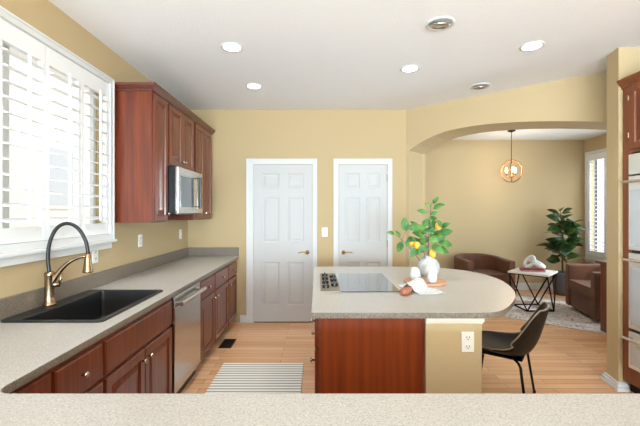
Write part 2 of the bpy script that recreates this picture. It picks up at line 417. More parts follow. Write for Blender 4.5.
shutter_window('window_1', frameM((XL, 1.19, 1.207), (0, 1, 0), (0, 0, 1), (1, 0, 0)), 1.80, 1.285, 5, .083, .045,
               'wide white shuttered window over the black sink')
shutter_window('window_2', frameM((XD, 6.70, .60), (0, -1, 0), (0, 0, 1), (-1, 0, 0)), 1.30, 1.90, 3, .07, .05,
               'tall white shuttered window in the dining area behind the fig plant')

w3 = empty('added_window', (XD, 4.5, .6), 'added plain white window in the dining wall, unseen, made up for the fill lamp', 'window', kind='structure')  # unseen opening added so the dining fill lamp has a way in
o = MB()
for y0, y1, z0, z1 in ((3.80, 3.88, .60, 2.51), (5.12, 5.20, .60, 2.51), (3.88, 5.12, .60, .68), (3.88, 5.12, 2.43, 2.51)): o.box(XD-.03, XD+.10, y0, y1, z0, z1)
o.build('window_frame', M_trim, w3, bevel=.003)
o = MB(); o.box(XD+.05, XD+.08, 4.48, 4.52, .68, 2.43); o.box(XD+.05, XD+.08, 3.88, 4.48, 1.53, 1.57); o.box(XD+.05, XD+.08, 4.52, 5.12, 1.53, 1.57)
o.build('sash', M_trim, w3)

# outside, seen between the louvers
st(bx('outdoor_ground', M_grass, None, -14, XL-.2, -6, 14, -.3, -.15), 'pale ground outside the sink window', 'ground')
hs = empty('neighbouring_house', (-6.2, 2.6, -.15), 'pale sided house seen through the sink window louvers', 'house')
bx('house_wall', M_house, hs, -6.4, -6.2, -3, 16, -.15, 5.2)
for y in (1.2, 3.9, 6.4, 8.9, 11.4, 13.6):
    f = bx('house_window', M_trim, hs, -6.2, -6.16, y-.5, y+.5, 1.5, 3.0); bx('pane', M_housed, f, -6.16, -6.15, y-.42, y+.42, 1.58, 2.92)
MB().prism([(-6.6, 5.2), (-5.7, 5.2), (-6.2, 5.9), (-9, 7.2), (-9, 5.2)], -3.3, 16.3, mtx=frameM((0, 0, 0), (1, 0, 0), (0, 0, 1), (0, 1, 0))).build('roof', M_housed, hs)

# ------------------------------------------------------------------ counters
CT, CB = .86, .826
XF = -1.016
sy0, sy1, sx0, sx1 = 1.885, 2.655, -1.632, -1.098
rr = .055
poly = [(XL+.001, .42), (2.05, .42), (2.05, 1.155)] + arc(XF+rr, 1.155+rr, rr, 270, 180, 6) + [(XF, YB-.002), (XL+.001, YB-.002)]
hole = [(sx0+.014, sy0+.014), (sx1-.014, sy0+.014), (sx1-.014, sy1-.014), (sx0+.014, sy1-.014)]
ct = tag(MB().prism(poly, CB, CT, hole=hole).build('countertop', M_lam, bevel=.004), 'speckled grey-beige L-shaped worktop along sink wall and foreground peninsula', 'countertop')
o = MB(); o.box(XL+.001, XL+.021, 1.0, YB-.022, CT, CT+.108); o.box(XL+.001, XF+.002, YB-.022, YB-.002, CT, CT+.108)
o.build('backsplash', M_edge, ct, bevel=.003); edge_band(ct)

key = [(.965, 2.08), (1.03, 2.105), (1.122, 2.191), (1.262, 2.376), (1.375, 2.571), (1.462, 2.80), (1.51, 3.0), (1.528, 3.15), (1.515, 3.33), (1.46, 3.51), (1.36, 3.645), (1.22, 3.745), (1.0, 3.815), (.7, 3.83)]
isl = [(-.034, 2.08)]
for i in range(len(key)-1):      # smooth outline through the measured edge
    p0, p1, p2, p3 = (Vector(key[max(0, min(len(key)-1, i+k))]) for k in (-1, 0, 1, 2))
    for k in range(4):
        t = k/4; q = .5*((2*p1)+(p2-p0)*t+(2*p0-5*p1+4*p2-p3)*t*t+(3*p1-p0-3*p2+p3)*t**3); isl.append((q.x, q.y))
isl += [key[-1], (-.034, 3.83)]
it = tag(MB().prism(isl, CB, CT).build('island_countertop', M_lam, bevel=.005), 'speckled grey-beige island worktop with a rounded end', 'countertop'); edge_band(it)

# ------------------------------------------------------------------ cabinets
RAISED = [(0, .016), (.004, .020), (.050, .020), (.055, .008), (.064, .006), (.092, .017), (.094, .018)]
DRAWER = [(0, .015), (.006, .020)]
def knob(parent, p, n, r=.014):
    n = Vector(n); q = n.to_track_quat('Z', 'Y').to_matrix().to_4x4()
    o = MB(); o.lathe([(.006, 0), (.005, .013), (r, .018), (r, .022), (r*.7, .027), (.002, .029)], p, 14, q)
    return tag(o.build('knob', M_nickel, parent, smooth=True), 'round nickel knob')
def front(kind, parent, M, w, h, m, knob_uv=None, nrm=(1, 0, 0)):
    seq = RAISED if kind == 'door' else DRAWER
    d = MB().loops(w, h, seq, M).build(kind, m, parent)
    if knob_uv:
        k = M @ Vector((knob_uv[0], knob_uv[1], .02)); knob(d, k, nrm)
    return d
FX = -1.055
def fm(y, z, x=FX): return frameM((x, y, z), (0, 1, 0), (0, 0, 1), (1, 0, 0))
def base_cab(name, y0, y1, label, layout, group='cherry base cabinets under the sink-wall worktop', sink=False):
    r = empty(name, ((XL+FX)/2, (y0+y1)/2, 0), label, 'cabinet', group=group)
    o = MB(); a, b_ = y0+.001, y1-.001
    if sink:
        o.box(XL+.002, FX, a, a+.018, .09, CB-.001); o.box(XL+.002, FX, b_-.018, b_, .09, CB-.001)
        o.box(XL+.002, FX, a+.018, b_-.018, .09, .108); o.box(FX-.02, FX, a+.018, b_-.018, .108, CB-.001)
    else: o.box(XL+.002, FX, a, b_, .09, CB-.001)
    o.build('cabinet_body', M_cherry, r)
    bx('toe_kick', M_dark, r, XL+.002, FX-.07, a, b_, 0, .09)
    for it in layout:
        k, u0, u1, z0, z1, kn = it
        front(k, r, fm(y0+u0, z0), u1-u0, z1-z0, M_cherry, kn)
    return r
base_cab('corner_cabinet', 1.16, 1.455, 'plain cherry corner base cabinet meeting the foreground peninsula', [('door', .04, .28, .105, .80, None)])
w_ = .347
base_cab('base_cabinet', 1.455, 1.800, 'cherry base cabinet with one drawer over a door, left of the sink doors', [('drawer', .012, .333, .625, .792, (.16, .085)), ('door', .012, .333, .105, .605, (.285, .44))])
base_cab('sink_cabinet', 1.800, 2.650, 'wide cherry sink cabinet with false front over two doors, left of dishwasher',
         [('drawer', .014, .836, .625, .792, None), ('door', .014, .422, .105, .605, (.37, .44)), ('door', .428, .836, .105, .605, (.038, .44))], sink=True)
base_cab('base_cabinet.001', 3.275, 3.742, 'cherry drawer-and-door base cabinet just right of the dishwasher', [('drawer', .012, .455, .64, .792, (.222, .076)), ('door', .012, .455, .105, .622, (.405, .46))])
base_cab('base_cabinet.002', 3.742, 4.300, 'cherry drawer-and-door base cabinet, second beyond the dishwasher', [('drawer', .012, .546, .64, .792, (.267, .076)), ('door', .012, .546, .105, .622, (.04, .46))])
base_cab('base_cabinet.003', 4.300, 4.755, 'cherry drawer-and-door base cabinet against the far wall', [('drawer', .012, .443, .64, .792, (.215, .076)), ('door', .012, .443, .105, .622, (.04, .46))])
# peninsula under the foreground worktop
r = empty('peninsula_cabinet', (.45, .75, 0), 'cherry base cabinet under the foreground peninsula worktop', 'cabinet')
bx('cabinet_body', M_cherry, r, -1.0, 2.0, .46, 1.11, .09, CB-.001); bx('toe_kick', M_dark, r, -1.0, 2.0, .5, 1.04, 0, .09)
for i in range(5):
    front('door', r, frameM((-.95+.58*i+.55, 1.11, .105), (-1, 0, 0), (0, 0, 1), (0, 1, 0)), .55, .68, M_cherry, (.05, .6), (0, 1, 0))

# dishwasher
dw = empty('dishwasher', (-1.36, 2.96, 0), 'stainless steel dishwasher under the worktop beside the sink cabinet', 'dishwasher')
bx('dishwasher_body', M_black, dw, XL+.03, FX-.005, 2.655, 3.27, .09, CB-.002)
bx('door_panel', M_steel, dw, FX-.005, FX+.025, 2.672, 3.262, .10, .735, bevel=.004)
bx('control_panel', M_steel, dw, FX-.005, FX+.022, 2.672, 3.262, .739, .812, bevel=.004)
bx('kick_plate', M_black, dw, FX-.07, FX-.02, 2.672, 3.262, .005, .095)
h = MB().tube([(FX+.068, 2.685, .757), (FX+.068, 3.25, .757)], .016, 14)
for y in (2.71, 3.225): h.box(FX+.02, FX+.072, y-.011, y+.011, .743, .761)
tag(h.build('handle', M_nickel, dw), 'long bright bar handle')

# island cabinet and pony wall
ic = empty('island_cabinet', (.3, 2.85, 0), 'cherry island base with a plain wood end panel facing the foreground', 'cabinet')
bx('cabinet_body', M_panel, ic, .004, .612, 2.135, 3.66, .09, CB-.001)
bx('end_panel', M_panel, ic, .004, .612, 2.120, 2.135, .02, CB-.001)
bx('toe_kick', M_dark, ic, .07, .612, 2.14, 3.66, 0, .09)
bx('corner_stile', M_cherry, ic, .004, .022, 2.112, 2.120, .02, CB-.001, bevel=.002)
bx('corner_stile', M_cherry, ic, .598, .612, 2.112, 2.120, .02, CB-.001, bevel=.002)
for y0, y1 in ((2.125, 2.60), (2.606, 3.13), (3.136, 3.65)):
    mt = frameM((.004, y1, .645), (0, -1, 0), (0, 0, 1), (-1, 0, 0))
    front('drawer', ic, mt, y1-y0, .165, M_cherry, ((y1-y0)/2, .085), (-1, 0, 0))
    mt = frameM((.004, y1, .105), (0, -1, 0), (0, 0, 1), (-1, 0, 0))
    front('door', ic, mt, y1-y0, .525, M_cherry, (y1-y0-.05, .45), (-1, 0, 0))
pw = empty('half_wall', (.78, 2.8, 0), 'tan painted half wall supporting the rounded end of the island', 'wall', kind='structure')
bx('wall_body', M_wall, pw, .618, .938, 2.112, 3.55, 0, .795)
o = MB(); o.box(.6165, .950, 2.098, 3.56, .80, CB-.001); o.box(.6165, .944, 2.105, 3.555, .788, .80); o.build('cap_trim', mat('cream_trim', (214, 206, 190), .55, spec=.3), pw, bevel=.003)
bx('baseboard', M_trim, pw, .618, .95, 2.098, 2.112, 0, .095)

# upper cabinets
UF = -1.362
UL = 'cherry wall cabinets along the sink wall'
def upper(name, y0, y1, z0, z1, doors, label):
    r = empty(name, ((XL+UF)/2, (y0+y1)/2, z0), label, 'cabinet', group=UL)
    bx('cabinet_body', M_cherry, r, XL+.002, UF, y0+.0008, y1-.0008, z0, z1)
    for u0, u1, kn in doors:
        front('door', r, fm(u0, z0+.012, UF), u1-u0, z1-z0-.03, M_cherry, kn)
    return r
upper('wall_cabinet', 3.04, 3.335, 1.336, 2.428, [(3.055, 3.325, (.24, .06))], 'tall cherry wall cabinet with broad side panel, nearest the window')
upper('wall_cabinet.001', 3.335, 4.06, 1.845, 2.428, [(3.36, 3.688, (.30, .06)), (3.694, 4.02, (.028, .06))], 'short cherry wall cabinet with two doors above the microwave')
upper('wall_cabinet.002', 4.06, 4.74, 1.336, 2.428, [(4.085, 4.375, (.26, .06)), (4.381, 4.70, (.03, .06))], 'tall two-door cherry wall cabinet beyond the microwave')
o = MB(); prof = [(0, 2.42), (.010, 2.42), (.012, 2.43), (.022, 2.441), (.038, 2.46), (.042, 2.478), (0, 2.478)]
A = []
for d, z in prof:
    A.append([o.bm.verts.new(p) for p in ((XL+.002, 3.04-d, z), (UF+.003+d, 3.04-d, z), (UF+.003+d, YB-.002, z))])
for i in range(len(A)):
    P, Q = A[i], A[(i+1) % len(A)]
    for k in range(2): o.bm.faces.new((P[k], P[k+1], Q[k+1], Q[k]))
o.box(XL+.002, UF+.002, 3.041, YB-.003, 2.43, 2.476)
cm = st(o.build('trim_1', M_cherryd), 'dark cherry crown moulding topping the wall cabinets', 'crown moulding')

# microwave
mw = empty('microwave', (-1.46, 3.7, 1.40), 'stainless over-the-range microwave hung under the short wall cabinet', 'microwave')
bx('microwave_body', M_black, mw, XL+.004, -1.285, 3.340, 4.055, 1.405, 1.842)
bx('door_panel', M_steel, mw, -1.285, -1.258, 3.342, 3.86, 1.412, 1.838, bevel=.004)
bx('door_window', M_mwglass, mw, -1.258, -1.255, 3.40, 3.75, 1.47, 1.76)
bx('control_panel', M_steel, mw, -1.285, -1.260, 3.864, 4.053, 1.412, 1.838, bevel=.004)
bx('key_pad', M_glassb, mw, -1.260, -1.257, 3.885, 4.035, 1.46, 1.79)
h = MB().tube([(-1.215, 3.835, 1.47), (-1.215, 3.835, 1.78)], .010, 10)
for z in (1.48, 1.77): h.box(-1.257, -1.215, 3.827, 3.843, z-.008, z+.008)
h.build('handle', M_black, mw)
bx('vent_grille', M_black, mw, -1.62, -1.30, 3.40, 4.0, 1.398, 1.405)

# tall oven cabinet
oc = empty('oven_cabinet', (2.74, 2.45, 0), 'tall cherry oven cabinet beside the tan wall end', 'cabinet')
OXF = 2.435; oy0, oy1 = 2.10, 2.95
o = MB()
o.box(OXF, XR-.002, oy1-.085, oy1, .09, 2.43); o.box(OXF, XR-.002, oy0, oy0+.04, .09, 2.43)
o.box(OXF, XR-.002, oy0+.04, oy1-.085, 1.885, 2.43); o.box(OXF, XR-.002, oy0+.04, oy1-.085, .09, .205); o.box(XR-.04, XR-.002, oy0+.04, oy1-.085, .205, 1.885)
o.build('cabinet_body', M_oven_wood, oc)
bx('toe_kick', M_dark, oc, OXF+.06, XR-.01, oy0, oy1, 0, .09)
for y1 in (2.872, 2.49):
    d = front('door', oc, frameM((OXF, y1, 1.91), (0, -1, 0), (0, 0, 1), (-1, 0, 0)), .374, .49, M_oven_wood, (.30, .05) if y1 > 2.6 else (.04, .05), (-1, 0, 0))
    for z in (2.02, 2.31):
        yy = y1 if y1 > 2.6 else y1-.374
        MB().tube([(OXF-.024, yy, z-.02), (OXF-.024, yy, z+.02)], .006, 8).build('hinge', M_bronze, d)
o = MB(); A = []
for d, z in [(0, 2.40), (.012, 2.40), (.016, 2.415), (.03, 2.43), (.048, 2.452), (.052, 2.468), (0, 2.468)]:
    A.append([o.bm.verts.new(p) for p in ((OXF-d, oy1-.0, z), (OXF-d, oy0, z))])
for i in range(len(A)):
    P, Q = A[i], A[(i+1) % len(A)]; o.bm.faces.new((P[0], P[1], Q[1], Q[0]))
o.bm.faces.new([a[0] for a in A]); o.bm.faces.new([a[1] for a in A][::-1])
o.build('crown', M_oven_wood, oc)
ov = empty('wall_oven', (2.7, 2.5, .21), 'pale stainless double wall oven built into the tall cabinet', 'oven')
a, b_ = oy0+.042, oy1-.087
bx('oven_body', M_black, ov, OXF-.004, XR-.045, a, b_, .21, 1.88)
bx('control_panel', M_steel2, ov, OXF-.03, OXF-.004, a, b_, 1.712, 1.868, bevel=.004)
bx('display', M_glassb, ov, OXF-.032, OXF-.03, 2.32, 2.68, 1.75, 1.83)
for z0, z1, hz in ((1.135, 1.70, 1.655), (.53, 1.11, 1.06), (.225, .505, .46)):
    nm = 'oven_door' if z0 > .3 else 'warming_drawer'
    d = bx(nm, M_steel2, ov, OXF-.03, OXF-.004, a, b_, z0, z1, bevel=.004)
    bx('door_window', M_ovenglass, d, OXF-.032, OXF-.03, a+.03, b_-.02, z0+.03, hz-.06)
    h = MB().tube([(OXF-.078, a+.03, hz), (OXF-.078, b_-.005, hz)], .011, 10)
    for y in (a+.06, b_-.03): h.box(OXF-.078, OXF-.03, y-.01, y+.01, hz-.008, hz+.008)
    h.build('handle', M_steel, d)

# ------------------------------------------------------------------ sink and faucet
sk = empty('sink', ((sx0+sx1)/2, (sy0+sy1)/2, CT), 'black composite drop-in sink set in the worktop below the window', 'sink')
RZ = CT+.010
bx0, bx1, by0, by1, bz = sx0+.10, sx1-.032, sy0+.025, sy1-.028, CT-.2
o = MB(); bm = o.bm
def ring(x0, x1, y0, y1, z, r=.03, n=5):
    P = arc(x1-r, y1-r, r, 0, 90, n)+arc(x0+r, y1-r, r, 90, 180, n)+arc(x0+r, y0+r, r, 180, 270, n)+arc(x1-r, y0+r, r, 270, 360, n)
    return [bm.verts.new((x, y, z)) for x, y in P]
R = [ring(bx0-.010, bx1+.010, by0-.010, by1+.010, bz-.01, .025), ring(bx0-.010, bx1+.010, by0-.010, by1+.010, CT+.0005, .025), ring(sx0, sx1, sy0, sy1, CT+.0005), ring(sx0, sx1, sy0, sy1, RZ-.003), ring(sx0+.006, sx1-.006, sy0+.006, sy1-.006, RZ), ring(bx0-.004, bx1+.004, by0-.004, by1+.004, RZ, .02),
     ring(bx0, bx1, by0, by1, RZ-.006, .02), ring(bx0+.006, bx1-.006, by0+.006, by1-.006, bz+.03, .02), ring(bx0+.03, bx1-.03, by0+.03, by1-.03, bz, .02)]
for P, Q in zip(R, R[1:]):
    for k in range(len(P)): bm.faces.new((P[k], P[(k+1) % len(P)], Q[(k+1) % len(P)], Q[k]))
bm.faces.new(R[-1]); bm.faces.new(R[0])
o.build('basin', M_sink, sk)
tag(MB().lathe([(.042, 0), (.042, .004), (.03, .005), (.028, .002)], ((bx0+bx1)/2, (by0+by1)/2, bz), 20).build('drain', M_steel, sk), 'steel drain ring')

fx, fy = -1.604, 2.215
fc = empty('faucet', (fx, fy, RZ), 'champagne bronze pull-down faucet with a black hose arch, behind the sink', 'faucet')
MB().lathe([(.036, 0), (.036, .006), (.030, .012), (.027, .05), (.026, .17), (.028, .175), (.028, .19), (.022, .196), (.018, .198)], (fx, fy, RZ), 24).build('faucet_body', M_bronze, fc, smooth=True)
# plane of the arch: from base toward the room and slightly forward
def P(t, z): return (fx + .208*t, fy + .035*t, RZ + z)
hose = [P(0, .19), P(-.04, .27), P(-.02, .345), P(.07, .415), P(.22, .465), P(.42, .486), P(.62, .476), P(.8, .440), P(.93, .385), P(.99, .33), P(1.0, .29)]
# smooth the hose path
hp = []
for i in range(len(hose)-1):
    p0 = Vector(hose[max(i-1, 0)]); p1 = Vector(hose[i]); p2 = Vector(hose[i+1]); p3 = Vector(hose[min(i+2, len(hose)-1)])
    for k in range(4):
        t = k/4; hp.append(.5*((2*p1)+(p2-p0)*t+(2*p0-5*p1+4*p2-p3)*t*t+(3*p1-p0-3*p2+p3)*t**3))
hp.append(Vector(hose[-1]))
tag(MB().tube(hp, .0105, 12).build('hose', M_rubber, fc, smooth=True), 'black flexible hose arch')
MB().tube(bez(P(.03, .11), P(.2, .20), P(.5, .285), P(1.0, .288), 14), [.016-.007*i/14 for i in range(15)], 12).build('support_arm', M_bronze, fc, smooth=True)
sh = P(1.0, 0)
MB().lathe([(.012, .303), (.016, .298), (.018, .278), (.020, .258), (.027, .205), (.030, .196), (.030, .19), (.024, .187)], (sh[0], sh[1], RZ), 20).build('spray_head', M_bronze, fc, smooth=True)
MB().tube([(fx, fy, RZ+.12), (fx+.052, fy+.012, RZ+.12)], .016, 12).tube([(fx+.045, fy+.01, RZ+.12), (fx+.058, fy+.012, RZ+.15), (fx+.06, fy+.014, RZ+.185)], [.009, .008, .006], 10).build('lever', M_bronze, fc, smooth=True)

# ------------------------------------------------------------------ outlets and switches
def outlet(p, u, n, label, kind='electrical_outlet', cat='outlet'):
    r = empty(kind, p, label, cat)
    M = frameM(p, u, (0, 0, 1), n)
    MB().box(-.036, .036, -.058, .058, .0005, .007, M).build('plate', M_plate, r, bevel=.002)
    if cat == 'outlet':
        for z in (-.026, .026):
            q = MB().box(-.017, .017, z-.017, z+.017, .007, .0095, M).build('receptacle', M_plate, r, bevel=.002)
            o = MB(); o.box(-.009, -.006, z-.004, z+.008, .0095, .0102, M); o.box(.006, .009, z-.004, z+.008, .0095, .0102, M); o.box(-.003, .003, z-.012, z-.007, .0095, .0102, M)
            o.build('slots', M_dark, q)
    else:
        MB().box(-.017, .017, -.034, .034, .007, .011, M).build('rocker', M_plate, r, bevel=.002)
    return r
outlet((.856, 2.112, .685), (1, 0, 0), (0, -1, 0), 'white double outlet on the tan half wall of the island')
outlet((XL, 2.78, 1.10), (0, 1, 0), (1, 0, 0), 'white outlet under the window, behind the faucet spray head')
outlet((XL, 3.49, 1.155), (0, 1, 0), (1, 0, 0), 'white outlet under the wall cabinet nearest the window')
outlet((XL, 4.52, 1.155), (0, 1, 0), (1, 0, 0), 'white outlet under the wall cabinet farthest from the window')
outlet((.093, YB, 1.165), (1, 0, 0), (0, -1, 0), 'white light switch between the two panelled doors', 'light_switch', 'switch')

# ------------------------------------------------------------------ recessed lights
def can(x, y, label, lit, gimbal=False):
    r = empty('recessed_light', (x, y, CZ), label, 'ceiling light', group='recessed ceiling lights')
    if not gimbal:
        MB().lathe([(.088, 0), (.088, -.006), (.074, -.009), (.068, -.004), (.068, -.001)], (x, y, CZ), 28).build('trim_ring', M_trim, r, smooth=True)
        MB().lathe([(.066, -.002), (.066, -.005), (.045, -.007)], (x, y, CZ), 24).build('lens', M_lens if lit else M_ceram, r, smooth=True)
    else:
        o = MB(); rings = []
        for rad, z in [(.10, 0), (.10, -.006), (.082, -.010), (.078, -.003)]: rings.append((rad, z))
        o.lathe(rings, (x, y, CZ), 28); o.build('trim_ring', M_trim, r, smooth=True)
        mt = Matrix.Rotation(math.radians(14), 4, 'X')
        MB().lathe([(.072, 0), (.070, -.014), (.056, -.020), (.052, -.006), (.03, -.002)], (x, y, CZ-.004), 24, mt).build('gimbal', M_nickel if not lit else M_trim, r, smooth=True)
        MB().lathe([(.050, -.008), (.045, -.011)], (x, y, CZ-.004), 20, mt).build('lens', M_ceram, r)
    if lit:
        d = bpy.data.lights.new('can_lamp', 'SPOT'); d.energy = 24; d.spot_size = math.radians(100); d.spot_blend = .9; d.shadow_soft_size = .06; d.color = (.9, .96, 1)
        l = bpy.data.objects.new('can_lamp', d); C.objects.link(l); l.parent = r; l.location = (0, 0, -.02)
can(-.683, 2.956, 'lit recessed light above the dishwasher side of the aisle, nearer of that pair', True)
can(-.664, 3.87, 'lit recessed light above the aisle, closest to the left panelled door', True)
can(.85, 3.398, 'lit recessed light above the island cooktop', True)
can(.857, 2.587, 'unlit tilted gimbal recessed light above the front of the island', False, True)
can(1.703, 2.938, 'lit recessed light nearest the tan wall end', True)
can(1.70, 3.87, 'unlit recessed light closest to the arched opening', False, True)
can(-1.241, 2.19, 'lit recessed light above the sink, cut by the top of the photo', True)

# ------------------------------------------------------------------ cooktop
ck = empty('cooktop', (.3, 2.99, CT), 'black glass electric cooktop set into the island worktop', 'cooktop')
bx('glass_top', M_glassb, ck, .163, .585, 2.605, 3.375, CT+.0005, CT+.007, bevel=.002)
bx('control_strip', mat('brushed_bronze_steel', (150, 138, 122), .45, .6), ck, .022, .162, 2.605, 3.375, CT+.0005, CT+.007, bevel=.002)
for i, (x, ys) in enumerate(((.062, (2.74, 2.90, 3.06, 3.22)), (.128, (2.80, 2.98, 3.16)))):
    for y in ys:
        MB().lathe([(.027, 0), (.026, .018), (.023, .021)], (x, y, CT+.007), 18).box(x-.005, x+.005, y-.026, y+.026, CT+.027, CT+.038).build('knob', M_black, ck)

# ------------------------------------------------------------------ island still life
bc = (.855, 2.95)
cb = empty('serving_board', (bc[0], bc[1], CT), 'round pale brown serving board under the cloth on the island', 'board')
MB().lathe([(.160, 0), (.166, .004), (.166, .016), (.160, .020)], (bc[0], bc[1], CT+.0005), 40).build('board_disc', M_board, cb, bevel=0)
hd = Vector((-.52, -.854, 0)).normalized(); hp0 = Vector((bc[0], bc[1], CT+.014)) + hd*.16
pts = [hp0 - hd*.02, hp0 + hd*.10, hp0 + hd*.25, hp0+hd*.30, hp0+hd*.35, hp0+hd*.378]
o = MB(); o.tube(pts, [.016, .017, .022, .034, .034, .020], 14)
for v in o.bm.verts: v.co.z = CT+.0008 + max(0, (v.co.z-(CT+.014)+.03))*.72
o.build('handle', M_handle, cb, smooth=True)
# cloth draped over the near half of the board
o = MB(); gx, gy = 26, 20; G = {}
c0 = Vector((.690, 2.500)); eu = Vector((.180, .045)); ev = Vector((-.082, .335))
def hgt(p):
    d = (Vector((bc[0], bc[1]))-p).length; e = max(0, min(1, (.205-d)/.04)); e = e*e*(3-2*e)
    rel = p-Vector((hp0.x, hp0.y)); al = rel.x*hd.x+rel.y*hd.y; pe = abs(rel.x*hd.y-rel.y*hd.x)
    e2 = max(0, min(1, (.075-pe)/.045))*max(0, min(1, (.24-al)/.05)) if al > -.05 else 0
    return CT+.005+max(e*.021, e2*.047)
for i in range(gx+1):
    for j in range(gy+1):
        u, v = i/gx, j/gy
        p = c0+eu*u*1.0+ev*v + Vector((.012*math.sin(v*7), .01*math.sin(u*8)))
        G[i, j] = o.bm.verts.new((p.x, p.y, hgt(p)+.0035*(1+math.sin(u*13+v*4))*(.3+v*.5)))
for i in range(gx):
    for j in range(gy): o.bm.faces.new((G[i, j], G[i+1, j], G[i+1, j+1], G[i, j+1]))
tc_ = tag(o.build('tea_towel', M_cloth, smooth=True, solid=.004), 'white patterned tea towel draped over the serving board on the island', 'towel')
o = MB(); random.seed(4)
for i in range(36):
    t = i/35; p = c0+eu*t + Vector((0, .01*math.sin(t*8)))
    e = p - ev.normalized()*.013+Vector((random.uniform(-.003, .003), random.uniform(-.003, .003)))
    z = hgt(p)+.003; o.tube([(p.x, p.y, z), (e.x, e.y, min(z, hgt(e))+.002)], .0014, 5)
o.build('fringe', M_cloth, tc_)
# vessels
BZ = CT+.0215
def vessel(x, y, z, s, label, slim=False):
    pr = [(.026, 0), (.036, .006), (.044, .03), (.043, .055), (.036, .08), (.028, .1), (.024, .104), (.02, .103), (.018, .09)] if not slim else [(.024, 0), (.034, .006), (.039, .03), (.038, .06), (.030, .092), (.022, .108), (.014, .114), (.003, .115)]
    return tag(MB().lathe([(a*s, b*s) for a, b in pr], (x, y, z), 28).build('ceramic_vessel', M_ceram, smooth=True), label, 'vessel', group='small white ceramic vessels on the serving board')
vessel(.776, 2.945, BZ, .98, 'squat white ceramic vessel on the board, nearer the cooktop')
vessel(.885, 2.855, BZ, .98, 'slimmer white ceramic vessel on the board, right of the squat one', True)
vx, vy = .963, 3.215
vs = MB().lathe([(.045, 0), (.064, .01), (.087, .048), (.094, .085), (.089, .12), (.069, .15), (.042, .168), (.035, .177), (.039, .187), (.034, .187), (.03, .17)], (vx, vy, CT+.0005), 36).build('vase', M_vase, smooth=True)
tag(vs, 'round mottled white ceramic vase holding lemon branches on the island', 'vase')

def leaf(bm, base, d, up, L, W, fold=.25, droop=.3, seg=6):
    d = Vector(d).normalized(); up = Vector(up); sd = d.cross(up)
    if sd.length < 1e-3: sd = d.cross(Vector((1, .2, 0)))
    sd.normalize(); nn = sd.cross(d).normalized(); rows = []
    for i in range(seg+1):
        t = i/seg; wd = W*math.sin(PI*min(1, t**.8*.97+.03))**.8 * .5
        c = Vector(base)+d*L*t - nn*droop*L*t*t*.5
        rows.append((bm.verts.new(c - sd*wd + nn*wd*fold), bm.verts.new(c), bm.verts.new(c + sd*wd + nn*wd*fold)))
    for A, B in zip(rows, rows[1:]):
        bm.faces.new((A[0], A[1], B[1], B[0])); bm.faces.new((A[1], A[2], B[2], B[1]))
lb = empty('lemon_branch', (vx, vy, CT+.2), 'leafy lemon branches with yellow fruit standing in the round vase', 'branch')
o = MB(); lf = MB(); random.seed(11)
top = CT+.19
def br(p0, p1, bend, r=.0035):
    p0, p1 = Vector(p0), Vector(p1); mdl = (p0+p1)/2+Vector(bend)
    pts = [p0*(1-t)**2+mdl*2*t*(1-t)+p1*t*t for t in [i/8 for i in range(9)]]
    o.tube(pts, [r*(1-.6*i/8) for i in range(9)], 6); return pts
# px helper values were turned into metres at the vase's distance
B1 = br((vx, vy, top-.15), (vx+.035, vy+.03, 1.50), (-.02, .0, .0), .004)
B2 = br((vx, vy, top-.15), (vx-.30, vy-.03, 1.235), (-.03, 0, .09))
B3 = br((vx, vy, top-.15), (vx+.13, vy+.02, 1.30), (.0, 0, .06))
B4 = br((vx, vy, top-.15), (vx-.10, vy-.10, 1.20), (0, 0, .04))
B5 = br((vx, vy, top-.15), (vx+.05, vy-.08, 1.22), (0, 0, .04))
LV = [(.06, 1.455, .05, 1, .5, .10), (-.015, 1.42, .0, -1, .3, .085), (.005, 1.36, -.01, .8, .2, .09), (-.20, 1.26, -.02, -.1, 1, .12), (-.235, 1.17, -.02, -.3, -1, .10),
      (-.30, 1.235, -.02, -1, .4, .07), (-.09, 1.285, -.05, -1, .15, .12), (-.045, 1.30, .02, .4, .5, .09), (-.075, 1.22, -.1, -1, .4, .12), (-.03, 1.19, -.12, .5, .1, .12),
      (.06, 1.23, -.06, 1, .35, .13), (.055, 1.17, -.08, 1, -.15, .13), (-.10, 1.13, -.1, -.5, -.4, .12), (.12, 1.29, .02, .9, .6, .08), (.0, 1.15, -.11, .5, -.45, .12), (-.05, 1.14, -.13, -.7, -.3, .12),
      (.02, 1.24, .04, .3, 1, .12), (-.02, 1.21, .08, -.6, .6, .12), (.08, 1.12, -.03, 1, -.5, .10), (-.13, 1.20, -.06, -.9, -.1, .10), (.03, 1.31, 0, 1, .3, .09), (-.02, 1.25, -.03, -.8, .7, .11), (.03, 1.19, .05, .9, .8, .11), (-.06, 1.17, .05, -1, .0, .12)]
for i_ in range(16): LV.append((random.uniform(-.1, .09), random.uniform(1.1, 1.33), random.uniform(-.1, .06), random.uniform(-1, 1), random.uniform(-.2, .9), random.uniform(.06, .09)))
LV += [(.05, 1.50, .03, .5, .9, .07), (.03, 1.47, .03, -.8, .6, .06), (.02, 1.40, .0, .9, .4, .07), (-.25, 1.215, -.03, -.6, .8, .06), (-.17, 1.20, -.05, -.4, -.9, .08)]
for (a_, z, b2, ddx, ddz, L) in LV:
    leaf(lf.bm, (vx+a_, vy+b2, z), (ddx, random.uniform(-.7, .3), ddz), (random.uniform(-.2, .2), -.75, .6), L*1.05, L*.62, .2, random.uniform(.1, .5))
    q = min((p for Bx in (B1, B2, B3, B4, B5) for p in Bx), key=lambda p: (p-Vector((vx+a_, vy+b2, z))).length)
    o.tube([q, Vector((vx+a_, vy+b2, z))], .0016, 5)
o.build('stem', M_stem, lb, smooth=True)
lf.build('foliage', M_leaf, lb, smooth=True)
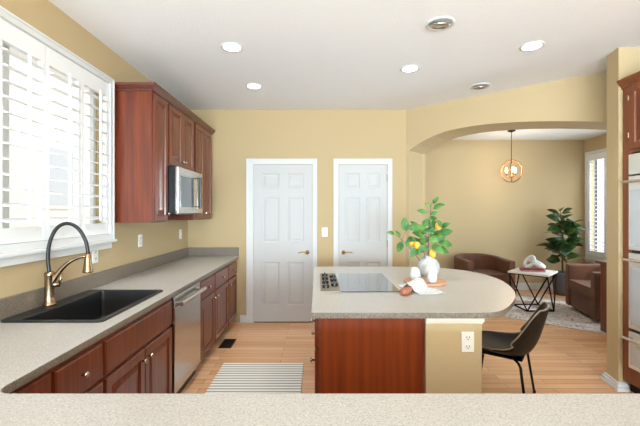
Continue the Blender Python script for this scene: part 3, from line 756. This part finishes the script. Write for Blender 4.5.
for (a_, z, b2) in ((.075, 1.304, -.04), (-.125, 1.145, -.10), (-.155, 1.17, -.06), (.0, 1.075, -.115)):
    q = Matrix.Rotation(random.uniform(-.8, .8), 4, 'X') @ Matrix.Rotation(random.uniform(-.9, .9), 4, 'Y')
    MB().lathe([(.002, -.038), (.008, -.034), (.02, -.026), (.028, -.01), (.028, .006), (.022, .022), (.010, .032), (.004, .038)], (vx+a_, vy+b2, z), 16, q).build('lemon', M_lemon, lb, smooth=True)

# ------------------------------------------------------------------ floor things in the kitchen
tag(bx('kitchen_mat', M_mat, None, -.88, -.13, 2.55, 3.47, .0005, .010, bevel=.003), 'striped grey and white mat on the oak floor beside the island', 'mat')
fv = empty('floor_register', (-.975, 4.0, 0), 'dark metal floor vent beside the base cabinets', 'vent')
fr = MB(); x0, x1, y0, y1 = -1.04, -.905, 3.868, 4.139
for a in ((x0, x0+.014, y0, y1), (x1-.014, x1, y0, y1), (x0+.014, x1-.014, y0, y0+.014), (x0+.014, x1-.014, y1-.014, y1)): fr.box(*a, .0005, .006)
M_vent = mat('dark_bronze_metal', (44, 32, 26), .5, .5)
fr.build('vent_frame', M_vent, fv)
o = MB()
for i in range(11):
    y = y0+.026+i*.0218; o.box(x0+.014, x1-.014, y-.005, y+.005, .001, .005)
o.build('slats', M_vent, fv); bx('backing', M_black, fv, x0+.014, x1-.014, y0+.014, y1-.014, .0003, .001)

# ------------------------------------------------------------------ island chair
def side_chair(loc, rz):
    r = empty('side_chair', loc, 'dark leather bucket chair with thin black metal legs, drawn up to the island', 'chair', rz)
    o = MB(); nu, nv = 14, 22; G = {}; prof = []
    # local +x = front of chair, profile (x, z, halfwidth, edge rise)
    key = [(.25, .425, .19, .0), (.235, .455, .205, .012), (.16, .458, .225, .03), (.04, .440, .235, .055), (-.08, .430, .238, .085), (-.165, .450, .236, .115), (-.215, .52, .232, .12), (-.245, .60, .226, .10), (-.27, .69, .215, .075), (-.29, .765, .195, .05), (-.297, .80, .165, .03)]
    def samp(t):
        f = t*(len(key)-1); i = min(int(f), len(key)-2); q = f-i
        k = [key[max(i-1, 0)], key[i], key[i+1], key[min(i+2, len(key)-1)]]
        return [.5*((2*k[1][c])+(k[2][c]-k[0][c])*q+(2*k[0][c]-5*k[1][c]+4*k[2][c]-k[3][c])*q*q+(3*k[1][c]-k[0][c]-3*k[2][c]+k[3][c])*q**3) for c in range(4)]
    for j in range(nv+1):
        t = j/nv; x, z, hw, rise = samp(t); z -= .068; x2, z2, *_ = samp(min(1, t+.01)); x1, z1, *_ = samp(max(0, t-.01))
        tx, tz = x2-x1, z2-z1; l = math.hypot(tx, tz); nx, nz = -tz/l*-1, tx/l*-1   # normal toward sitter
        nx, nz = (tz/l, -tx/l)
        if nz < 0 and t < .5: nx, nz = -nx, -nz
        if t >= .5 and nx < 0: nx, nz = -nx, -nz
        for i in range(nu+1):
            s_ = -1+2*i/nu; e = abs(s_)**2.4*rise
            G[i, j] = o.bm.verts.new((x+nx*e, s_*hw*(1-.05*abs(s_)**4), z+nz*e))
    for j in range(nv):
        for i in range(nu): o.bm.faces.new((G[i, j], G[i+1, j], G[i+1, j+1], G[i, j+1]))
    rim = [G[0, j].co.copy() for j in range(nv+1)]+[G[i, nv].co.copy() for i in range(1, nu+1)]+[G[nu, j].co.copy() for j in range(nv-1, -1, -1)]+[G[i, 0].co.copy() for i in range(nu-1, 0, -1)]
    o.build('seat_shell', M_leather, r, local=True, smooth=True, solid=.024, sub=1)
    tag(MB().tube(rim, .005, 6, closed=True).build('piping', M_pipe, r, local=True, smooth=True), 'pale stitched rim')
    for sx, sy in ((1, 1), (1, -1), (-1, 1), (-1, -1)):
        xt, xb = (.15, .215) if sx > 0 else (-.13, -.19)
        l = MB().tube([(xt-.04*sx, sy*.10, .346), (xt, sy*.155, .340), (xt+.018*sx, sy*.172, .315), (xb, sy*.207, .004)], .0095, 10).build('leg', M_blackm, r, local=True, smooth=True)
        MB().lathe([(.012, 0), (.012, .022), (.010, .024)], (xb, sy*.207, 0), 12).build('foot_cap', M_black, l, local=True)
    bx('seat_mount', M_blackm, r, -.15, .17, -.11, .11, .338, .348, local=True)
    return r
side_chair((1.43, 2.86, 0), math.atan2(.60, -.80))

# ------------------------------------------------------------------ dining area
ru = empty('area_rug', (3.6, 5.2, 0), 'faded grey and rose patterned rug under the side table', 'rug')
c0 = Vector((2.41, 5.09, 0)); u_ = Vector((.7607, -.6491, 0)); v_ = Vector((.6491, .7607, 0))
mt = frameM(c0, u_, v_, (0, 0, 1))
MB().box(0, 1.66, 0, 1.68, .0005, .010, mt).build('rug_pile', M_rug, ru)
M_bord = mat('rug_border', (212, 202, 192), 1, noise=((176, 160, 156), (40, 40, 40), 4, .4, .6), spec=.05)
o = MB()
for a in ((.0, 1.66, 0, .05), (0, 1.66, 1.63, 1.68), (0, .05, .05, 1.63), (1.61, 1.66, .05, 1.63), (.16, 1.5, .16, .19), (.16, 1.5, 1.49, 1.52), (.16, .19, .19, 1.49), (1.47, 1.5, .19, 1.49)): o.box(*a, .0095, .0112, mt)
o.build('border', M_bord, ru)

def barrel_chair(loc, rz, label):
    r = empty('barrel_chair', loc, label, 'armchair', rz, group='brown velvet barrel armchairs in the dining area')
    # local +x front. half width .44, depth .82
    def outl(off, n=26):
        pts = []; hw = .44-off; fr = .40; bk = -.40+off
        R = .33-off*.6
        pts.append((fr, hw)); pts.append((.12, hw))
        for a in [90+i*90/n for i in range(n+1)]: pts.append((bk+R+R*math.cos(math.radians(a)), hw-R+R*math.sin(math.radians(a))))
        for a in [180+i*90/n for i in range(n+1)]: pts.append((bk+R+R*math.cos(math.radians(a)), -hw+R+R*math.sin(math.radians(a))))
        pts.append((.12, -hw)); pts.append((fr, -hw)); return pts
    A, B = outl(0), outl(.115)
    o = MB(); bm = o.bm; rows = []
    for i, (a, b_) in enumerate(zip(A, B)):
        t = max(0, min(1, (.40-a[0])/.8)); h_ = .645+.05*t*t
        prof = [(a, .05), (a, h_-.03), (a, h_-.008), (a, h_), (b_, h_), (b_, h_-.008), (b_, h_-.03), (b_, .05)]
        q = []
        for k, (p, z) in enumerate(prof):
            f = {2: .03, 3: .18, 4: .82, 5: .97}.get(k)
            if f is not None: p = (a[0]+(b_[0]-a[0])*f, a[1]+(b_[1]-a[1])*f)
            q.append(bm.verts.new((p[0], p[1], z)))
        rows.append(q)
    for P_, Q_ in zip(rows, rows[1:]):
        for k in range(8): bm.faces.new((P_[k], P_[(k+1) % 8], Q_[(k+1) % 8], Q_[k]))
    bm.faces.new(rows[0]); bm.faces.new(rows[-1][::-1])
    o.build('back_shell', M_brown, r, local=True, smooth=False, bevel=.012, seg=3)
    B2 = outl(.118)
    inner = [(min(p[0], .375), p[1]) for p in B2]
    MB().prism(inner, .05, .30).build('seat_base', M_brown, r, local=True, bevel=.012)
    MB().prism([(p[0]+(.02 if p[0] > .3 else 0), p[1]) for p in inner], .302, .43).build('seat_cushion', M_brown, r, local=True, bevel=.03, seg=4)
    MB().lathe([(.30, .0), (.30, .048)], (0, 0, 0), 28).build('plinth', M_black, r, local=True)
    return r
barrel_chair((3.985, 5.0, .012), math.atan2(.23, -.973), 'brown velvet barrel armchair on the rug, nearest the tan wall end')
lc = barrel_chair((2.735, 6.22, 0), math.radians(-86), 'brown velvet barrel armchair against the far dining wall, left of the table')
lc.scale = (.9, .9, 1)

tb = empty('side_table', (3.16, 5.43, .012), 'side table with white stone top and black zigzag wire base', 'table')
tx, ty, tz = 3.16, 5.43, .012; R1 = .37; hb = .188
tp = [(tx-R1, ty), (tx, ty-R1), (tx+R1, ty), (tx, ty+R1)]
MB().prism(tp, .535, .560).build('table_top', M_marble, tb, bevel=.003)
o = MB(); tc4 = [Vector((tx+(p[0]-tx)*.93, ty+(p[1]-ty)*.93, .527)) for p in tp]
bc4 = [Vector((tx-hb, ty-hb, tz+.011)), Vector((tx+hb, ty-hb, tz+.011)), Vector((tx+hb, ty+hb, tz+.011)), Vector((tx-hb, ty+hb, tz+.011))]
for i in range(4):
    o.tube([tc4[i], tc4[(i+1) % 4]], .009, 8); o.tube([bc4[i], bc4[(i+1) % 4]], .011, 8)
tag(o.build('base_frame', M_blackm, tb), 'black square base ring and top ring')
for i in range(4):
    # the left corner sits above the left-back and left-front base corners
    MB().tube([tc4[i], bc4[i]], .010, 8).build('leg', M_blackm, tb)
    MB().tube([tc4[i], bc4[i-1]], .010, 8).build('leg', M_blackm, tb)
mt = frameM((3.165, 5.45, .5605), (.94, -.34, 0), (.34, .94, 0), (0, 0, 1))
bk = empty('coffee_table_book', (3.165, 5.45, .5605), 'burgundy book lying under the white knot on the side table', 'book')
MB().box(-.15, .15, -.11, .11, 0, .009, mt).box(-.15, .15, -.11, .11, .016, .026, mt).box(-.156, -.150, -.11, .11, 0, .026, mt).build('cover', M_red, bk)
MB().box(-.149, .144, -.104, .104, .009, .016, mt).build('pages', M_paper, bk)
o = MB(); kx, ky, kz = 3.18, 5.45, .5865
def ringpts(c, ru_, a1, a2, n=22): return [Vector(c)+Vector(a1)*math.cos(2*PI*i/n)*ru_[0]+Vector(a2)*math.sin(2*PI*i/n)*ru_[1] for i in range(n)]
a1 = Vector((.85, -.2, .5)).normalized(); a2 = Vector((.1, .9, .25)).normalized()
o.tube(ringpts((kx+.045, ky-.01, kz+.062), (.078, .055), Vector((.9, -.1, -.42)), Vector((.2, .9, .3)), 24), .026, 12, closed=True)
o.tube(ringpts((kx-.045, ky+.01, kz+.082), (.075, .05), Vector((.45, .1, .85)), Vector((.55, -.8, .1)), 24), .025, 12, closed=True)
for v in o.bm.verts: v.co = Vector((kx, ky, kz)) + (v.co-Vector((kx, ky, kz)))*1.15
zmin = min(v.co.z for v in o.bm.verts)
for v in o.bm.verts: v.co.z += kz-zmin
tag(o.build('knot_sculpture', M_ceram, smooth=True), 'white chain-link knot sculpture on the burgundy book', 'sculpture')

# fig plant
fp = empty('fiddle_leaf_fig', (4.23, 6.38, 0), 'dark green fiddle-leaf fig in a grey pot by the dining window', 'plant')
px_, py_ = 4.23, 6.38
pot = MB().lathe([(.12, 0), (.135, .01), (.165, .36), (.168, .39), (.155, .39), (.15, .345)], (px_, py_, 0), 30).build('pot', M_pot, fp, smooth=True)
MB().lathe([(.152, .345), (.151, .352)], (px_, py_, 0), 24).build('soil', M_soil, fp)
o = MB(); lf = MB(); random.seed(23)
tr = [Vector((px_, py_, .34)), Vector((px_-.01, py_, .6)), Vector((px_+.01, py_-.01, .85)), Vector((px_-.02, py_, 1.15)), Vector((px_-.04, py_, 1.42))]
o.tube(tr, [.016, .014, .012, .009, .005], 8)
br2 = [Vector((px_, py_, .75)), Vector((px_+.07, py_-.02, .95)), Vector((px_+.14, py_-.03, 1.25))]; o.tube(br2, [.010, .008, .004], 8)
br3 = [Vector((px_, py_, .65)), Vector((px_-.09, py_-.03, .75)), Vector((px_-.17, py_-.04, .84))]; o.tube(br3, [.009, .007, .004], 8)
def along(pts, t):
    f = t*(len(pts)-1); i = min(int(f), len(pts)-2); return pts[i].lerp(pts[i+1], f-i)
for path, n, t0 in ((tr, 38, .2), (br2, 20, .25), (br3, 12, .3)):
    for i in range(n):
        t = t0+(1-t0)*i/(n-1); p = along(path, t); a = i*2.4+random.uniform(-.3, .3)
        L = random.uniform(.16, .23)*(1 if t < .9 else .8)
        d = Vector((math.cos(a), math.sin(a), .35+.9*max(0, t-.75)*2+random.uniform(-.25, .25)))
        b0 = p+d.normalized()*.035; o.tube([p, b0], .003, 5)
        up = Matrix.Rotation(random.uniform(-1.1, 1.1), 4, d.normalized()) @ Vector((0, -.35, 1))
        leaf(lf.bm, b0, d, up, L*1.1, L*.86, .15, random.uniform(.2, .8))
o.build('trunk', M_stem, fp, smooth=True); lf.build('foliage', M_fig, fp, smooth=True)

# wooden console end showing past the wall end
cs = empty('wood_console', (3.62, 4.2, 0), 'brown wooden console partly hidden behind the tan wall end', 'console')
M_cons = mat('walnut_console', (98, 56, 34), .45, noise=((124, 76, 48), (30, 30, 2), 5, .3, .7))
bx('console_body', M_cons, cs, 3.37, 3.90, 3.98, 4.41, .012, .815, bevel=.004)
bx('console_top', M_cons, cs, 3.33, 3.93, 3.95, 4.44, .815, .845, bevel=.005)

# pendant
PX, PY, PZ, PR = 3.137, 5.984, 2.085, .178
pd = empty('pendant_light', (PX, PY, CZ), 'bronze orb pendant with lit candle bulbs hanging in the dining area', 'pendant light')
MB().lathe([(.06, 0), (.06, -.012), (.02, -.026), (.006, -.03)], (PX, PY, CZ), 20).build('canopy', M_blackm, pd, smooth=True)
MB().tube([(PX, PY, CZ-.02), (PX, PY, PZ+PR)], .005, 8).build('rod', M_blackm, pd)
M_orb = mat('orb_bronze', (150, 96, 52), .4, .7)
for k, (A1, A2) in enumerate((((1, 0, 0), (0, 0, 1)), ((.5, .86, 0), (0, 0, 1)), ((-.5, .86, 0), (0, 0, 1)))):
    MB().tube(ringpts((PX, PY, PZ), (PR, PR), A1, A2, 40), .006, 8, closed=True).build('orb_ring', M_orb, pd, smooth=True)
MB().tube([(PX, PY, PZ+PR), (PX, PY, PZ-PR)], .006, 8).lathe([(.012, -.10), (.03, -.09), (.03, -.08), (.01, -.07)], (PX, PY, PZ), 14).build('center_stem', M_orb, pd)
for a in (0.3, 0.3+2*PI/3, 0.3+4*PI/3):
    ex, ey = PX+.075*math.cos(a), PY+.075*math.sin(a)
    arm = MB().tube([(PX, PY, PZ-.085), (PX+.04*math.cos(a), PY+.04*math.sin(a), PZ-.098), (ex, ey, PZ-.075), (ex, ey, PZ-.03)], .005, 8).lathe([(.011, -.06), (.012, -.02), (.010, -.018)], (ex, ey, PZ), 12).build('arm', M_orb, pd, smooth=True)
    MB().lathe([(.008, -.02), (.016, .0), (.018, .02), (.012, .045), (.003, .065)], (ex, ey, PZ), 14).build('candle_bulb', M_bulb, arm, smooth=True)
d = bpy.data.lights.new('pendant_glow', 'POINT'); d.energy = 7; d.color = (1, .9, .75); d.shadow_soft_size = .05
l = bpy.data.objects.new('pendant_glow', d); C.objects.link(l); l.parent = pd; l.location = (0, 0, PZ-CZ+.02)
